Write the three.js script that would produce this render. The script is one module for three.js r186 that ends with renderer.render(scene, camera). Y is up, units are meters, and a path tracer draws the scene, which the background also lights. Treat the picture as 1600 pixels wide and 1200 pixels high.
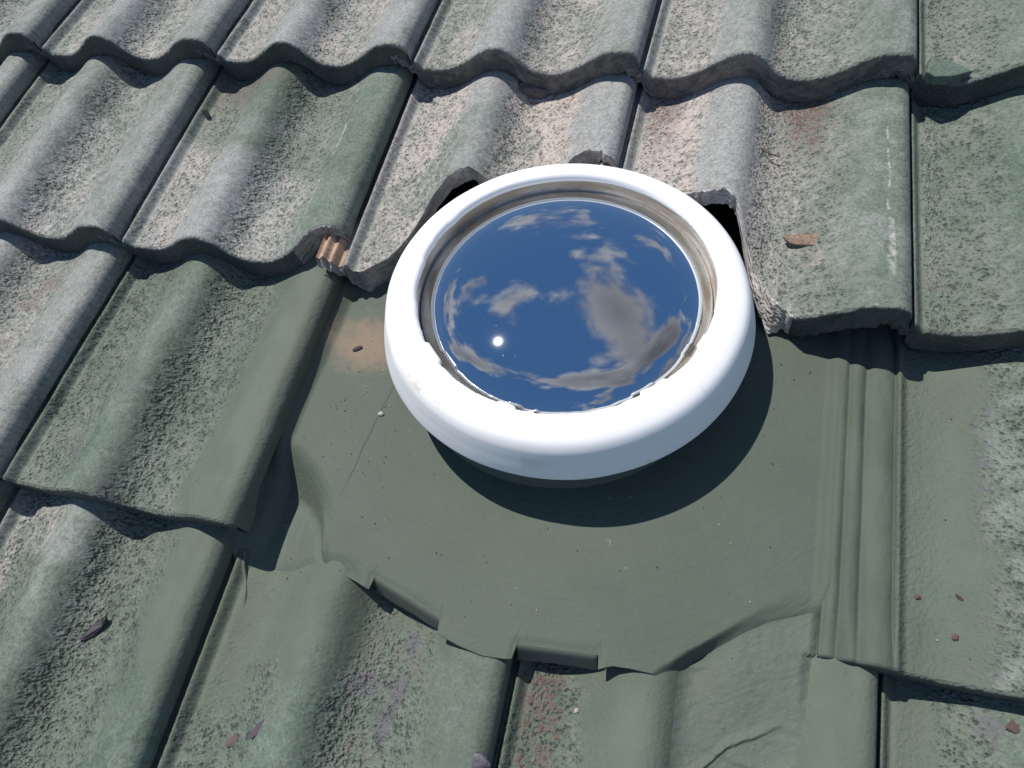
import * as THREE from 'three';
import { mergeGeometries } from 'three/addons/utils/BufferGeometryUtils.js';

// ------------------------------------------------------------------ frame of the roof
// everything on the roof is laid out in roof coordinates: x across, y up the slope, z off the slope
const PITCH = 22 * Math.PI / 180, SP = Math.sin(PITCH), CP = Math.cos(PITCH), LIFT = 3.4;
const W3 = (x, y, z) => new THREE.Vector3(x, y * SP + z * CP + LIFT, -y * CP + z * SP);
const WD = (x, y, z) => new THREE.Vector3(x, y * SP + z * CP, -y * CP + z * SP);
const ROOFQ = new THREE.Quaternion().setFromRotationMatrix(new THREE.Matrix4().makeBasis(WD(1, 0, 0), WD(0, 1, 0), WD(0, 0, 1)));

const scene = new THREE.Scene();

// ------------------------------------------------------------------ camera
const camera = new THREE.PerspectiveCamera(53.26, 4 / 3, 0.03, 900);
camera.position.copy(W3(0.73273, -0.72235, 0.69167));
camera.quaternion.setFromRotationMatrix(new THREE.Matrix4().makeBasis(
  WD(0.95819, 0.22681, -0.17445), WD(-0.13895, 0.90178, 0.40924), WD(0.25014, -0.36789, 0.89559)));
scene.add(camera);

// ------------------------------------------------------------------ noise
function hash2(ix, iy, s) {
  let h = Math.imul(ix, 374761393) ^ Math.imul(iy, 668265263) ^ Math.imul(s, 2147483647 ^ 0x5bd1e995);
  h = Math.imul(h ^ (h >>> 13), 1274126177); h ^= h >>> 16;
  return (h >>> 0) / 4294967296;
}
function vn(x, y, s) {                                   // value noise, -1..1
  const ix = Math.floor(x), iy = Math.floor(y); let fx = x - ix, fy = y - iy;
  fx = fx * fx * (3 - 2 * fx); fy = fy * fy * (3 - 2 * fy);
  const a = hash2(ix, iy, s), b = hash2(ix + 1, iy, s), c = hash2(ix, iy + 1, s), d = hash2(ix + 1, iy + 1, s);
  return (a + (b - a) * fx + (c - a) * fy + (a - b - c + d) * fx * fy) * 2 - 1;
}
function fbm(x, y, s, o = 3) {
  let v = 0, a = 0.5, t = 0;
  for (let i = 0; i < o; i++) { v += a * vn(x, y, s + i * 17); t += a; const nx = x * 1.62 + y * 1.21, ny = -x * 1.21 + y * 1.62; x = nx; y = ny; a *= 0.5; }
  return v / t;
}
function vn3(x, y, z, s) {
  const iz = Math.floor(z); let fz = z - iz; fz = fz * fz * (3 - 2 * fz);
  return vn(x, y, s + iz * 131) * (1 - fz) + vn(x, y, s + (iz + 1) * 131) * fz;
}
function fbm3(x, y, z, s, o = 5) { let v = 0, a = 0.5, t = 0; for (let i = 0; i < o; i++) { v += a * vn3(x, y, z, s + i * 19); t += a; x = x * 2.03 + 1.7; y = y * 2.03 - 3.1; z = z * 2.03 + 5.3; a *= 0.52; } return v / t; }
const clamp = (x, a = 0, b = 1) => Math.min(b, Math.max(a, x));
const ss = (a, b, x) => { const t = clamp((x - a) / (b - a)); return t * t * (3 - 2 * t); };
const mix = (a, b, t) => a + (b - a) * t;
function rng(seed) { let s = seed >>> 0; return () => { s = (s + 0x6D2B79F5) >>> 0; let t = Math.imul(s ^ (s >>> 15), 1 | s); t ^= t + Math.imul(t ^ (t >>> 7), 61 | t); return ((t ^ (t >>> 14)) >>> 0) / 4294967296; }; }
// piecewise linear and smooth curves through points
function pl(pts) { return x => { if (x <= pts[0][0]) return pts[0][1]; for (let i = 1; i < pts.length; i++) if (x <= pts[i][0]) { const [a, b] = pts[i - 1], [c, d] = pts[i]; return b + (d - b) * (x - a) / (c - a); } return pts[pts.length - 1][1]; }; }

// ------------------------------------------------------------------ sky
const SUN = new THREE.Vector3(-0.43, 0.42, 1.0).normalize();          // roof coordinates
const SUNW = WD(SUN.x, SUN.y, SUN.z);
{
  const w = 2048, h = 1024, data = new Float32Array(w * h * 4);
  for (let j = 0; j < h; j++) for (let i = 0; i < w; i++) {
    const th = ((j + 0.5) / h) * Math.PI - Math.PI / 2, ph = ((i + 0.5) / w) * 2 * Math.PI - Math.PI;
    const y = Math.sin(th), x = Math.cos(th) * Math.cos(ph), z = Math.cos(th) * Math.sin(ph);   // equirect: u = atan2(z, x)
    const e = Math.max(0, y), k = Math.pow(1 - e, 3.2);
    let r = mix(0.045, 0.32, k), g = mix(0.114, 0.44, k), b = mix(0.27, 0.62, k);
    const t = 1 / (e + 0.16), cx = x * t, cz = z * t;
    // fair-weather clouds: a broad bank overhead, thin wisps to the left, more towards the horizon
    const wp = fbm(cx * 1.7 + 4, cz * 1.7, 71, 3), wq = fbm(cx * 1.7 - 7, cz * 1.7 + 2, 72, 3);
    const px = cx + wp * 0.10, pz = cz + wq * 0.10;
    const big = fbm(px * 3.1, pz * 3.1, 33, 6), det = fbm(px * 11, pz * 11, 51, 5);
    const blob = (ax, az, rx, rz, rot) => { const dx = px - ax, dz = pz - az, c = Math.cos(rot), q = Math.sin(rot); const m = (dx * c + dz * q) / rx, n = (-dx * q + dz * c) / rz; return 1 - Math.sqrt(m * m + n * n); };
    let f = -0.75 + 0.75 * Math.pow(1 - e, 1.2);
    f = Math.max(f, blob(0.16, -0.27, 0.24, 0.34, -0.45) * 1.0 + 0.12, blob(0.50, -0.12, 0.26, 0.30, 0.3) * 1.1 + 0.1, blob(0.22, 0.20, 0.42, 0.15, 0.0) * 1.1 + 0.02, blob(-0.62, 0.20, 0.5, 0.13, 0.25) * 1.0, blob(1.0, 0.5, 0.6, 0.9, 0) * 0.8);
    f = Math.max(f, blob(-0.56, -0.40, 0.10, 0.20, 0.5) * 0.42 - 0.06, blob(-0.34, -0.27, 0.07, 0.12, 0.4) * 0.40 - 0.08, blob(-0.86, -0.30, 0.16, 0.40, 0.3) * 0.5 - 0.0, blob(-0.42, -0.6, 0.08, 0.1, 0.3) * 0.4 - 0.1, blob(0.30, -0.80, 0.36, 0.16, 0.5) * 0.35 + 0.0, blob(-0.25, -0.95, 0.45, 0.16, 0.1) * 0.3 - 0.02);
    const dn = f * 0.85 + big * 0.72 + det * 0.46 - 0.03, d = ss(-0.04, 0.46, dn), core = ss(0.22, 0.85, dn);
    const lit = (0.92 + 0.5 * det + 0.25 * big) * mix(0.31, 0.19, core), dark = mix(1, 0.62, ss(0.25, 0.5, cx) * ss(-0.5, -0.2, cz));
    r = mix(r, lit * 0.98 * dark, d * 0.93); g = mix(g, lit * 1.0 * dark, d * 0.93); b = mix(b, lit * 1.10 * dark, d * 0.93);
    if (y < 0) { const q = ss(0, -0.06, y); r = mix(r, 0.13, q); g = mix(g, 0.13, q); b = mix(b, 0.12, q); }
    const o = (j * w + i) * 4; data[o] = r; data[o + 1] = g; data[o + 2] = b; data[o + 3] = 1;
  }
  const sky = new THREE.DataTexture(data, w, h, THREE.RGBAFormat, THREE.FloatType);
  sky.mapping = THREE.EquirectangularReflectionMapping; sky.magFilter = THREE.LinearFilter; sky.minFilter = THREE.LinearFilter; sky.needsUpdate = true;
  scene.background = sky; scene.environment = sky;
}
// ------------------------------------------------------------------ sun and exposure
const sun = new THREE.DirectionalLight(new THREE.Color(1.0, 0.95, 0.885), 3.4);
sun.position.copy(W3(0.5, -0.35, 0)).addScaledVector(SUNW, 12);
sun.target.position.copy(W3(0.5, -0.35, 0));
sun.castShadow = true; sun.shadow.mapSize.set(4096, 4096); sun.shadow.radius = 1; sun.shadow.bias = -0.0002;
Object.assign(sun.shadow.camera, { left: -2, right: 2, top: 2, bottom: -2, near: 1, far: 30 });
scene.add(sun, sun.target);
const EXPOSURE = 1.4;

// ------------------------------------------------------------------ naming helpers
const used = {};
function numbered(name) { const n = used[name] = (used[name] ?? -1) + 1; return n ? `${name}_${String(n).padStart(3, '0')}` : name; }
function shade(o) { o.castShadow = true; o.receiveShadow = true; return o; }
function tag(o, label, category, group, kind) { if (label) o.userData.label = label; if (category) o.userData.category = category; if (group) o.userData.group = group; if (kind) o.userData.kind = kind; return o; }
function thing(name, label, category, [x, y, z], group) {
  const g = new THREE.Group(); g.name = numbered(name); g.position.copy(W3(x, y, z)); g.quaternion.copy(ROOFQ); scene.add(g);
  return tag(g, label, category, group);
}
function single(name, geo, mat, [x, y, z], label, category, group) {
  const m = shade(new THREE.Mesh(geo, mat)); m.name = numbered(name); m.position.copy(W3(x, y, z)); m.quaternion.copy(ROOFQ); scene.add(m);
  return tag(m, label, category, group);
}
function part(parent, name, geo, mat, label) {
  const m = shade(new THREE.Mesh(geo, mat)); m.name = numbered(name); parent.add(m); if (label) m.userData.label = label; return m;
}
const std = (c, r = 0.9, o = {}) => new THREE.MeshStandardMaterial({ color: new THREE.Color().setRGB(...c), roughness: r, side: THREE.DoubleSide, ...o });

// ------------------------------------------------------------------ tile lattice
const TW = 0.30, TG = 0.317, DROP = 0.037, TLEN = 0.405;
// one roll of the profile, measured from its crest
const PROF = [[0, .0135], [.008, .0112], [.016, .0052], [.023, -.0042], [.030, -.0130], [.037, -.0192], [.045, -.0229], [.055, -.0245], [.066, -.0247], [.078, -.0222], [.090, -.0172], [.102, -.0100], [.113, -.0024], [.124, .0055], [.134, .0108], [.142, .0130], [.15, .0135]];
const WAVE_N = 600, WAVE = new Float64Array(WAVE_N);
{
  const f = pl(PROF); let a = Array.from({ length: WAVE_N }, (_, i) => f(i / WAVE_N * 0.15));
  for (let p = 0; p < 3; p++) a = a.map((_, i) => { let s = 0; for (let k = -9; k <= 9; k++) s += a[(i + k + WAVE_N) % WAVE_N]; return s / 19; });
  a.forEach((v, i) => { WAVE[i] = v; });
}
function wave(x) { let s = ((x + 0.027) / 0.15) % 1; if (s < 0) s += 1; const q = s * WAVE_N, i = Math.floor(q) % WAVE_N, f = q - Math.floor(q); return WAVE[i] * (1 - f) + WAVE[(i + 1) % WAVE_N] * f; }
// measured wander of the side joints per row: [at the nose, one gauge up], joints -1 .. 4
const WANDER = [
  [[-.014, -.006, -.0055, -.004, .001, .001], [-.010, .002, -.006, .0, .0015, .001]],
  [[-.018, -.009, .0, -.005, .006, .006], [-.038, -.023, -.014, -.0075, .0026, .003]],
  [[-.018, -.0116, .0017, -.004, .004, .004], [-.022, -.0144, -.0075, -.004, .0046, .005]],
  [[-.02, -.004, -.004, .004, .0, .0], [-.03, -.02, -.0215, -.007, .0025, .002]],
];
function wander(row, joint, fr) { const [a, b] = WANDER[row], k = clamp(joint + 1, 0, 5); return mix(a[k], b[k], clamp(fr, -0.1, 1.15)); }
const rowY = r => -r * TG;
// surface of an intact tile course, no details (used by the flashing that lies on it)
function courseZ(row, x, y) { const f = (y - rowY(row)) / TG, j = Math.floor(x / TW), u = x / TW - j; const xs = x - mix(wander(row, j, f), wander(row, j + 1, f), u); return wave(xs) - DROP * f; }
const smoothPl = (pts, w) => { const f = pl(pts); return x => { let s2 = 0; for (let k = -6; k <= 6; k++) s2 += f(x + w * k / 6); return s2 / 13; }; };

// ------------------------------------------------------------------ sheet builder
// cols: x positions (0..1 or metres); for each the sheet runs from yLow(x) to yHigh(x); top(x,y), thickness th(x,y), map(x,y) -> roof point
function sheetGeometry({ cols, rows, yLow, yHigh, top, th, px = (x, y) => x, py = (x, y) => y, uv, noseR = 0.004, jag = 0, slant = 0, under = 4, underRows = 12 }) {
  const pos = [], uvs = [], idx = [];
  const NU = cols.length, add = (x, y, z, u, v) => { pos.push(px(x, y), py(x, y), z); uvs.push(u, v); return pos.length / 3 - 1; };
  const grid = [];
  const noseSteps = noseR > 0 ? 5 : 1;
  for (let a = 0; a < NU; a++) {
    const x = cols[a], y0 = yLow(x), y1 = yHigh(x), col = [];
    const z0 = top(x, y0 + noseR), tk = th(x, y0);
    // wall from the bottom up, then the rounded arris, then the top
    const nr = noseR;
    for (let k = 0; k <= 4; k++) { const t = k / 4, zz = z0 - tk + (tk - nr) * t, q = y0 + (jag ? jag * (fbm(x * 70, t * 2, 7, 3) + 0.5 * fbm(x * 330, t * 9, 8, 2)) * (1 - t * 0.6) : 0) - (slant ? slant(x) * (1 - t) : 0); const [u, v] = uv(x, y0, tk * (1 - t) + nr); col.push(add(x, q, zz, u, v)); }
    if (nr > 0) for (let k = 1; k < noseSteps; k++) { const an = k / noseSteps * Math.PI / 2, yy = y0 + nr * (1 - Math.cos(an)); const [u, v] = uv(x, y0, nr * (1 - k / noseSteps)); col.push(add(x, yy, z0 - nr * (1 - Math.sin(an)), u, v)); }
    for (let k = 0; k < rows.length; k++) { const y = y0 + nr + (y1 - y0 - nr) * rows[k]; const [u, v] = uv(x, y, 0); col.push(add(x, y, top(x, y), u, v)); }
    grid.push(col);
  }
  const NV = grid[0].length;
  for (let a = 0; a < NU - 1; a++) for (let b = 0; b < NV - 1; b++) { const p = grid[a][b], q = grid[a + 1][b], r = grid[a + 1][b + 1], s = grid[a][b + 1]; idx.push(p, q, r, p, r, s); }
  // underside (coarser), its own vertices
  const bs = under, bcol = []; const ai = []; for (let a = 0; a < NU; a += bs) ai.push(a); if (ai[ai.length - 1] !== NU - 1) ai.push(NU - 1);
  for (const a of ai) { const x = cols[a], y0 = yLow(x), y1 = yHigh(x), c = []; for (let k = 0; k <= underRows; k++) { const y = mix(y0, y1, k / underRows); const [u, v] = uv(x, y, 0.02); const zt = k === 0 ? top(x, y0 + noseR) : top(x, y); c.push(add(x, y, zt - th(x, y), u, v)); } bcol.push(c); }
  for (let a = 0; a < bcol.length - 1; a++) for (let b = 0; b < underRows; b++) { const p = bcol[a][b], q = bcol[a + 1][b], r = bcol[a + 1][b + 1], s = bcol[a][b + 1]; idx.push(p, r, q, p, s, r); }
  // side walls
  for (const [a, flip] of [[0, false], [NU - 1, true]]) {
    const x = cols[a], y0 = yLow(x), y1 = yHigh(x); let pt = null, pb = null; const n = 60;
    for (let k = 0; k <= n; k++) {
      const y = mix(y0 + noseR * 0.6, y1, k / n), z = top(x, y); const [u, v] = uv(x, y, 0);
      const t = add(x, y, z, u, v), ub = uv(x + (flip ? -1 : 1) * Math.min(th(x, y), 0.012), y, 0)[0], b = add(x, y, z - th(x, y), ub, v);
      if (pt !== null) { if (flip) idx.push(pt, pb, b, pt, b, t); else idx.push(pt, b, pb, pt, t, b); }
      pt = t; pb = b;
    }
  }
  const g = new THREE.BufferGeometry();
  g.setAttribute('position', new THREE.Float32BufferAttribute(pos, 3)); g.setAttribute('uv', new THREE.Float32BufferAttribute(uvs, 2)); g.setIndex(idx); g.computeVertexNormals();
  return g;
}
const lin = (a, b, n) => Array.from({ length: n + 1 }, (_, i) => a + (b - a) * i / n);

// colour / height texture pair from fn(x, y) -> [r,g,b,h]
function texPair(nw, nh, fn) {
  const c = new Uint8Array(nw * nh * 4), b = new Uint8Array(nw * nh * 4);
  const s8 = v => { v = clamp(v); v = v <= 0.0031308 ? v * 12.92 : 1.055 * Math.pow(v, 1 / 2.4) - 0.055; return Math.round(v * 255); };
  for (let j = 0; j < nh; j++) for (let i = 0; i < nw; i++) {
    const q = fn((i + 0.5) / nw, (j + 0.5) / nh), o = (j * nw + i) * 4;
    c[o] = s8(q[0]); c[o + 1] = s8(q[1]); c[o + 2] = s8(q[2]); c[o + 3] = 255;
    const hv = Math.round(clamp(q[3]) * 255); b[o] = b[o + 1] = b[o + 2] = hv; b[o + 3] = 255;
  }
  const mk = (d, srgb) => { const t = new THREE.DataTexture(d, nw, nh, THREE.RGBAFormat); t.magFilter = THREE.LinearFilter; t.minFilter = THREE.LinearMipmapLinearFilter; t.generateMipmaps = true; t.wrapS = t.wrapT = THREE.ClampToEdgeWrapping; if (srgb) t.colorSpace = THREE.SRGBColorSpace; t.needsUpdate = true; return t; };
  return [mk(c, true), mk(b, false)];
}
const lerp3 = (a, b, t) => [a[0] + (b[0] - a[0]) * t, a[1] + (b[1] - a[1]) * t, a[2] + (b[2] - a[2]) * t];
const COL = {
  green: [.106, .145, .107], greenDeep: [.077, .113, .079], greyGreen: [.175, .203, .180], slate: [.272, .278, .266],
  bare: [.43, .385, .36], bareWarm: [.46, .375, .33], dark: [.035, .04, .038], soot: [.06, .062, .062], concrete: [.24, .225, .215],
  terra: [.40, .25, .17], rust: [.115, .066, .056], coat: [.108, .134, .102], coat2: [.089, .112, .085], purple: [.105, .095, .115], dust: [.275, .185, .125],
};

// weathered paint of one tile. p: style, x,y metres on the tile (y from nose), hN 0 pan .. 1 crest, d depth down the nose face
const RAMP = [[0, [.045, .05, .047]], [.24, [.100, .134, .101]], [.52, [.18, .202, .178]], [.78, [.345, .335, .325]], [1, [.45, .425, .41]]];
function ramp(t) { t = clamp(t); for (let i = 1; i < RAMP.length; i++) if (t <= RAMP[i][0]) return lerp3(RAMP[i - 1][1], RAMP[i][1], (t - RAMP[i - 1][0]) / (RAMP[i][0] - RAMP[i - 1][0])); return RAMP[4][1]; }
function tileSkin(p, x, y, hN, d, s) {
  const yn = d > 0 ? -d : y;
  const big = fbm(x * 9, yn * 6, s, 3), mid = fbm(x * 38, yn * 30, s + 5, 3), fine = fbm(x * 150, yn * 150, s + 9, 3);
  const rx = x * 0.83 + yn * 0.56, ry = yn * 0.83 - x * 0.56;          // turned lattice, so that no rows show
  const g1 = vn(rx * 370, ry * 370, s + 21), g2 = vn(x * 660, yn * 660, s + 23), g3 = vn(rx * 1100, ry * 1100, s + 29);
  let grain = g1 * 0.48 + g2 * 0.40 + g3 * 0.30 + fine * 0.3;
  const coat = p.coat ? p.coat(x, y, mid, fine) : 0;                    // fresh thick membrane, 0..1
  let rough = ss(0.86, 0.30, hN + mid * 0.26 + big * 0.15 - (p.roughAll ?? 0)) * (p.rough ?? 1);
  rough = Math.max(rough * (1 - 0.85 * coat), 0.0);
  let h = 0.55 + mid * 0.10 * (0.4 + rough) + rough * (grain * 0.34 - Math.max(0, -grain - 0.28) * 0.5) + (1 - rough) * (g1 * 0.03 + g2 * 0.022 + fine * 0.03);
  const b = clamp(p.bleach + big * 0.20 + mid * 0.10 + (p.bleachAt ? p.bleachAt(x, y, mid, fine) : 0));
  // smooth paint on the rolls
  let c = lerp3(COL.greenDeep, COL.green, ss(-0.5, 0.4, mid));
  c = lerp3(c, COL.greyGreen, clamp(b * 1.25 + fine * 0.10));
  c = lerp3(c, COL.slate, clamp((b - 0.36) * 2.1 + mid * 0.25 + fine * 0.1));
  const tw = clamp(0.75 + grain * 0.28 + g3 * 0.12); c = [c[0] * tw * 1.25, c[1] * tw * 1.25, c[2] * tw * 1.25];
  // worn granular paint and bare mineral in the pans
  let cr = ramp(0.19 + b * 0.62 + grain * (0.17 + 0.17 * b) + fine * 0.09 + mid * 0.06);
  const wm = clamp((p.warm ?? 0) + 0.25 + big * 0.6 + mid * 0.3) * b; cr = [cr[0] * (1 + 0.07 * wm), cr[1] * (1 - 0.03 * wm), cr[2] * (1 - 0.10 * wm)];
  c = lerp3(c, cr, clamp(rough * 1.15));
  const pit = ss(-0.30, -0.62, grain) * rough; c = lerp3(c, COL.soot, pit * 0.55);
  const sp = vn(rx * 210 + 31, ry * 210, s + 41); if (sp > 0.74) c = lerp3(c, COL.dark, (sp - 0.74) * 2.4 * (0.25 + rough));
  const scuff = ss(0.30, 0.62, fbm(x * 26 + 3, yn * 60, s + 61, 3)) * (1 - rough) * 0.4; c = lerp3(c, [.33, .33, .32], scuff * b);
  if (p.rustAt) { const q = p.rustAt(x, y, mid, fine); c = lerp3(c, COL.rust, clamp(q * (0.62 + grain * 1.5))); }
  if (p.mark) c = p.mark(x, y, c, mid, fine, grain);
  if (coat > 0) { const cc = lerp3(COL.coat, COL.coat2, clamp(0.5 + mid * 0.8)); c = lerp3(c, cc, coat * (1 - 0.5 * ss(0.35, 0.8, grain) * (1 - coat))); }
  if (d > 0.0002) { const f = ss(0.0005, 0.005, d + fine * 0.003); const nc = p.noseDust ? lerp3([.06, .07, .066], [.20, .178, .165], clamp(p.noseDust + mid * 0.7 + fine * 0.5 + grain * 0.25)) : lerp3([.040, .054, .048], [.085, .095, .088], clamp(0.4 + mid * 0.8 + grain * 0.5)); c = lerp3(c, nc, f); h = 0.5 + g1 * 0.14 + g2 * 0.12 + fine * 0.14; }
  return [c[0], c[1], c[2], h];
}
function brokenSkin(x, d, s, tone) { const n = fbm(x * 60, d * 90, s, 3), g = vn(x * 420, d * 420, s + 3) * 0.5 + vn(x * 900, d * 900, s + 4) * 0.35; const c = lerp3([.20, .19, .18], [.44, .41, .385], clamp(0.45 + n * 0.8 + g * 0.5)); return [c[0] * tone, c[1] * tone, c[2] * tone, 0.5 + n * 0.4 + g * 0.4]; }

const tiled_roof = thing('tiled_roof', 'weathered green concrete tile roof with wavy overlapping courses around the skylight', 'roof', [0, 0, 0]);
const NOSE_T = 0.0345, BODY_T = 0.021;

function makeTile(row, col, style, seed, label, o = {}) {
  const yN0 = rowY(row) + (o.dy ?? 0);
  const dzL = o.dz?.[0] ?? 0, dzR = o.dz?.[1] ?? 0;
  const lipX = o.lip ?? -0.026;                                        // side lap hidden under the left neighbour
  const x0 = col * TW, len = o.len ?? TLEN;
  // profile columns: lap, joint groove, body, right edge
  const fine = o.fine ?? 1;
  let cols = [...lin(lipX, 0.0022, Math.max(12, Math.round(-lipX * 800))), ...lin(0.0040, 0.017, 10), ...lin(0.0185, TW - 0.009, Math.round(112 * fine)), ...lin(TW - 0.0066, TW - 0.0020, 6)];
  const rows = lin(0, 1, Math.round(96 * fine));
  const wob = (x, y) => 0.0011 * fbm(x * 14, y * 11, seed, 3) + 0.0004 * fbm(x * 60, y * 60, seed + 4, 2);
  const yLow = o.yLow ? (x => o.yLow(x + x0)) : (x => yN0 + 0.0016 * fbm(x * 22, 3.3, seed, 3));
  const fr = y => (y - yN0) / TG;
  const px = (x, y) => { const f = fr(y), a = wander(row, col, f), b = wander(row, col + 1, f); return x0 + x + mix(a, b, clamp(x / TW, -0.1, 1)); };
  const tailUp = x => 0.0105 * ss(TW - 0.029, TW - 0.002, x);           // the covering edge is fuller than the roll
  const top = (x, y) => {
    let z = wave(x) + mix(dzL, dzR, x / TW) - DROP * fr(y) + wob(x, y);
    if (x < 0.004 && o.lipTop) z = o.lipTop(x, y) - DROP * fr(y) + mix(dzL, dzR, 0); else if (x < 0.004) { z = wave(x) * 0.85 + mix(dzL, dzR, x / TW) - DROP * fr(y) - 0.0145 + 0.0028 * Math.cos((x - 0.0005) / 0.0095 * 2 * Math.PI); if (o.lipZ) z += o.lipZ; }
    else {
      z += tailUp(x);
      z += 0.0022 * Math.exp(-Math.pow((x - 0.0065) / 0.0026, 2)) - (o.groove ?? 0.0028) * Math.exp(-Math.pow((x - 0.0135) / 0.0036, 2));
      const e = x - (TW - 0.0066); if (e > 0) z -= 0.0046 - Math.sqrt(Math.max(0, 0.0046 ** 2 - e * e));
    }
    return z;
  };
  const bodyT = (x) => x > TW - 0.03 ? mix(BODY_T, 0.0115, ss(TW - 0.03, TW - 0.02, x)) : (x < 0.004 ? 0.009 : BODY_T);
  const brokenAt = o.broken ?? (() => false);
  const th = (x, y) => { const d = y - yN0; if (x < 0.004) return o.lipTop ? mix(0.030, 0.010, ss(0.01, 0.03, d)) : 0.012; const n = (x > TW - 0.026 ? 0.024 : NOSE_T) + 0.0022 * fbm(x * 45, 1.5, seed + 77, 3); return mix(n, bodyT(x), ss(0.012, 0.05, d)); };
  const Y0 = -0.045, Y1 = TG + 0.03, TX = TW - lipX;
  const uv = (x, y, d) => [(x - lipX) / TX, d > 0 ? clamp((-Y0 - d) / (Y1 - Y0), 0, 1) : (y - yN0 - Y0) / (Y1 - Y0)];
  const yHigh = () => yN0 + len;
  const geo = sheetGeometry({ cols, rows, yLow, yHigh, top, th, px, uv, noseR: o.noseR ?? 0.0038, jag: o.jag ?? 0, slant: o.slant ? (x => o.slant(x + x0)) : 0 });
  // wave height for the skin, 0 in the pan, 1 on the crest
  const hn = x => x > TW - 0.03 ? 1 : x < 0.017 ? 0.72 : clamp((wave(x) + 0.0245) / 0.038);
  const nw = o.tex?.[0] ?? 608, nh = o.tex?.[1] ?? 688;
  const [cm, bm] = texPair(nw, nh, (u, v) => {
    const x = lipX + u * TX, y = Y0 + v * (Y1 - Y0);
    if (x < 0.003 && o.lipSkin) return o.lipSkin(x, y);
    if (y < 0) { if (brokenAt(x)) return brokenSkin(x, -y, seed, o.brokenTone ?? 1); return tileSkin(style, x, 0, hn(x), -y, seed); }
    return tileSkin(style, x, y, hn(x), 0, seed);
  });
  const mat = new THREE.MeshStandardMaterial({ map: cm, bumpMap: bm, bumpScale: style.bump ?? 0.0042, roughness: style.gloss ?? 0.82, side: THREE.DoubleSide });
  return part(tiled_roof, 'roof_tile', geo, mat, label);
}

// styles ------------------------------------------------------------
const pale = (o = {}) => ({ bleach: 0.66, noseDust: 0.0, bump: 0.0034, ...o });
const greenS = (o = {}) => ({ bleach: 0.16, bump: 0.0042, ...o });
// coat masks work in tile metres
// row 0: top course
makeTile(0, -2, pale({ bleach: 0.6 }), 11, null);
makeTile(0, -1, pale({ bleach: 0.62 }), 12, null);
makeTile(0, 0, pale({ bleach: 0.70, warm: 0.35 }), 13, null);
makeTile(0, 1, pale({ bleach: 0.66, noseDust: 0.25, warm: 0.5 }), 14, null);
makeTile(0, 2, { bleach: 0.42, warm: 0.4, noseDust: 0.55, bleachAt: (x, y, m) => 0.28 * ss(0.13, 0.06, x + m * 0.03) }, 15, null, { dz: [0, 0.009] });
makeTile(0, 3, greenS({ bleach: 0.30, bump: 0.0044 }), 16, null, { dz: [0.008, 0.006] });
makeTile(0, 4, greenS(), 17, null);
// row 1: the course the skylight cuts into
makeTile(1, -2, pale({ bleach: 0.62 }), 21, null);
makeTile(1, -1, pale({ bleach: 0.55, bleachAt: (x, y, m) => 0.12 * ss(0.25, 0.05, y + m * 0.05) }), 22, null);
{
  const line = pl([[0, -.317], [.235, -.317], [.245, -.313], [.256, -.300], [.262, -.290], [.272, -.284], [.283, -.281], [.292, -.279], [.3, -.279]]);
  makeTile(1, 0, { bleach: 0.30, rustAt: (x, y, m, f) => 0.5 * ss(0.22, 0.31, y + m * 0.05) * ss(0.13, 0.09, Math.abs(x - 0.03) + f * 0.03), bleachAt: (x, y, m, f) => 0.40 * ss(0.02, -0.02, y - 0.155 + (x - 0.12) * 0.25 + f * 0.016) * ss(0.30, 0.2, x + m * 0.05),
    mark: (x, y, c, m, f) => { const k = ss(0.0022, 0.0006, Math.abs(x - 0.232 - 0.05 * y - m * 0.006)) * ss(0.06, 0.1, y) * ss(0.28, 0.2, y) * ss(-0.1, 0.25, f); return lerp3(c, [.5, .47, .44], k * 0.7); } }, 23,
    'pale weathered tile with its lower right corner broken off',
    { yLow: x => line(x) + (x > 0.245 ? 0.0022 * fbm(x * 240, 1, 5, 2) : 0.0012 * fbm(x * 22, 1, 5, 2)), broken: x => x > 0.246, fine: 1.3 });
}
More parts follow.
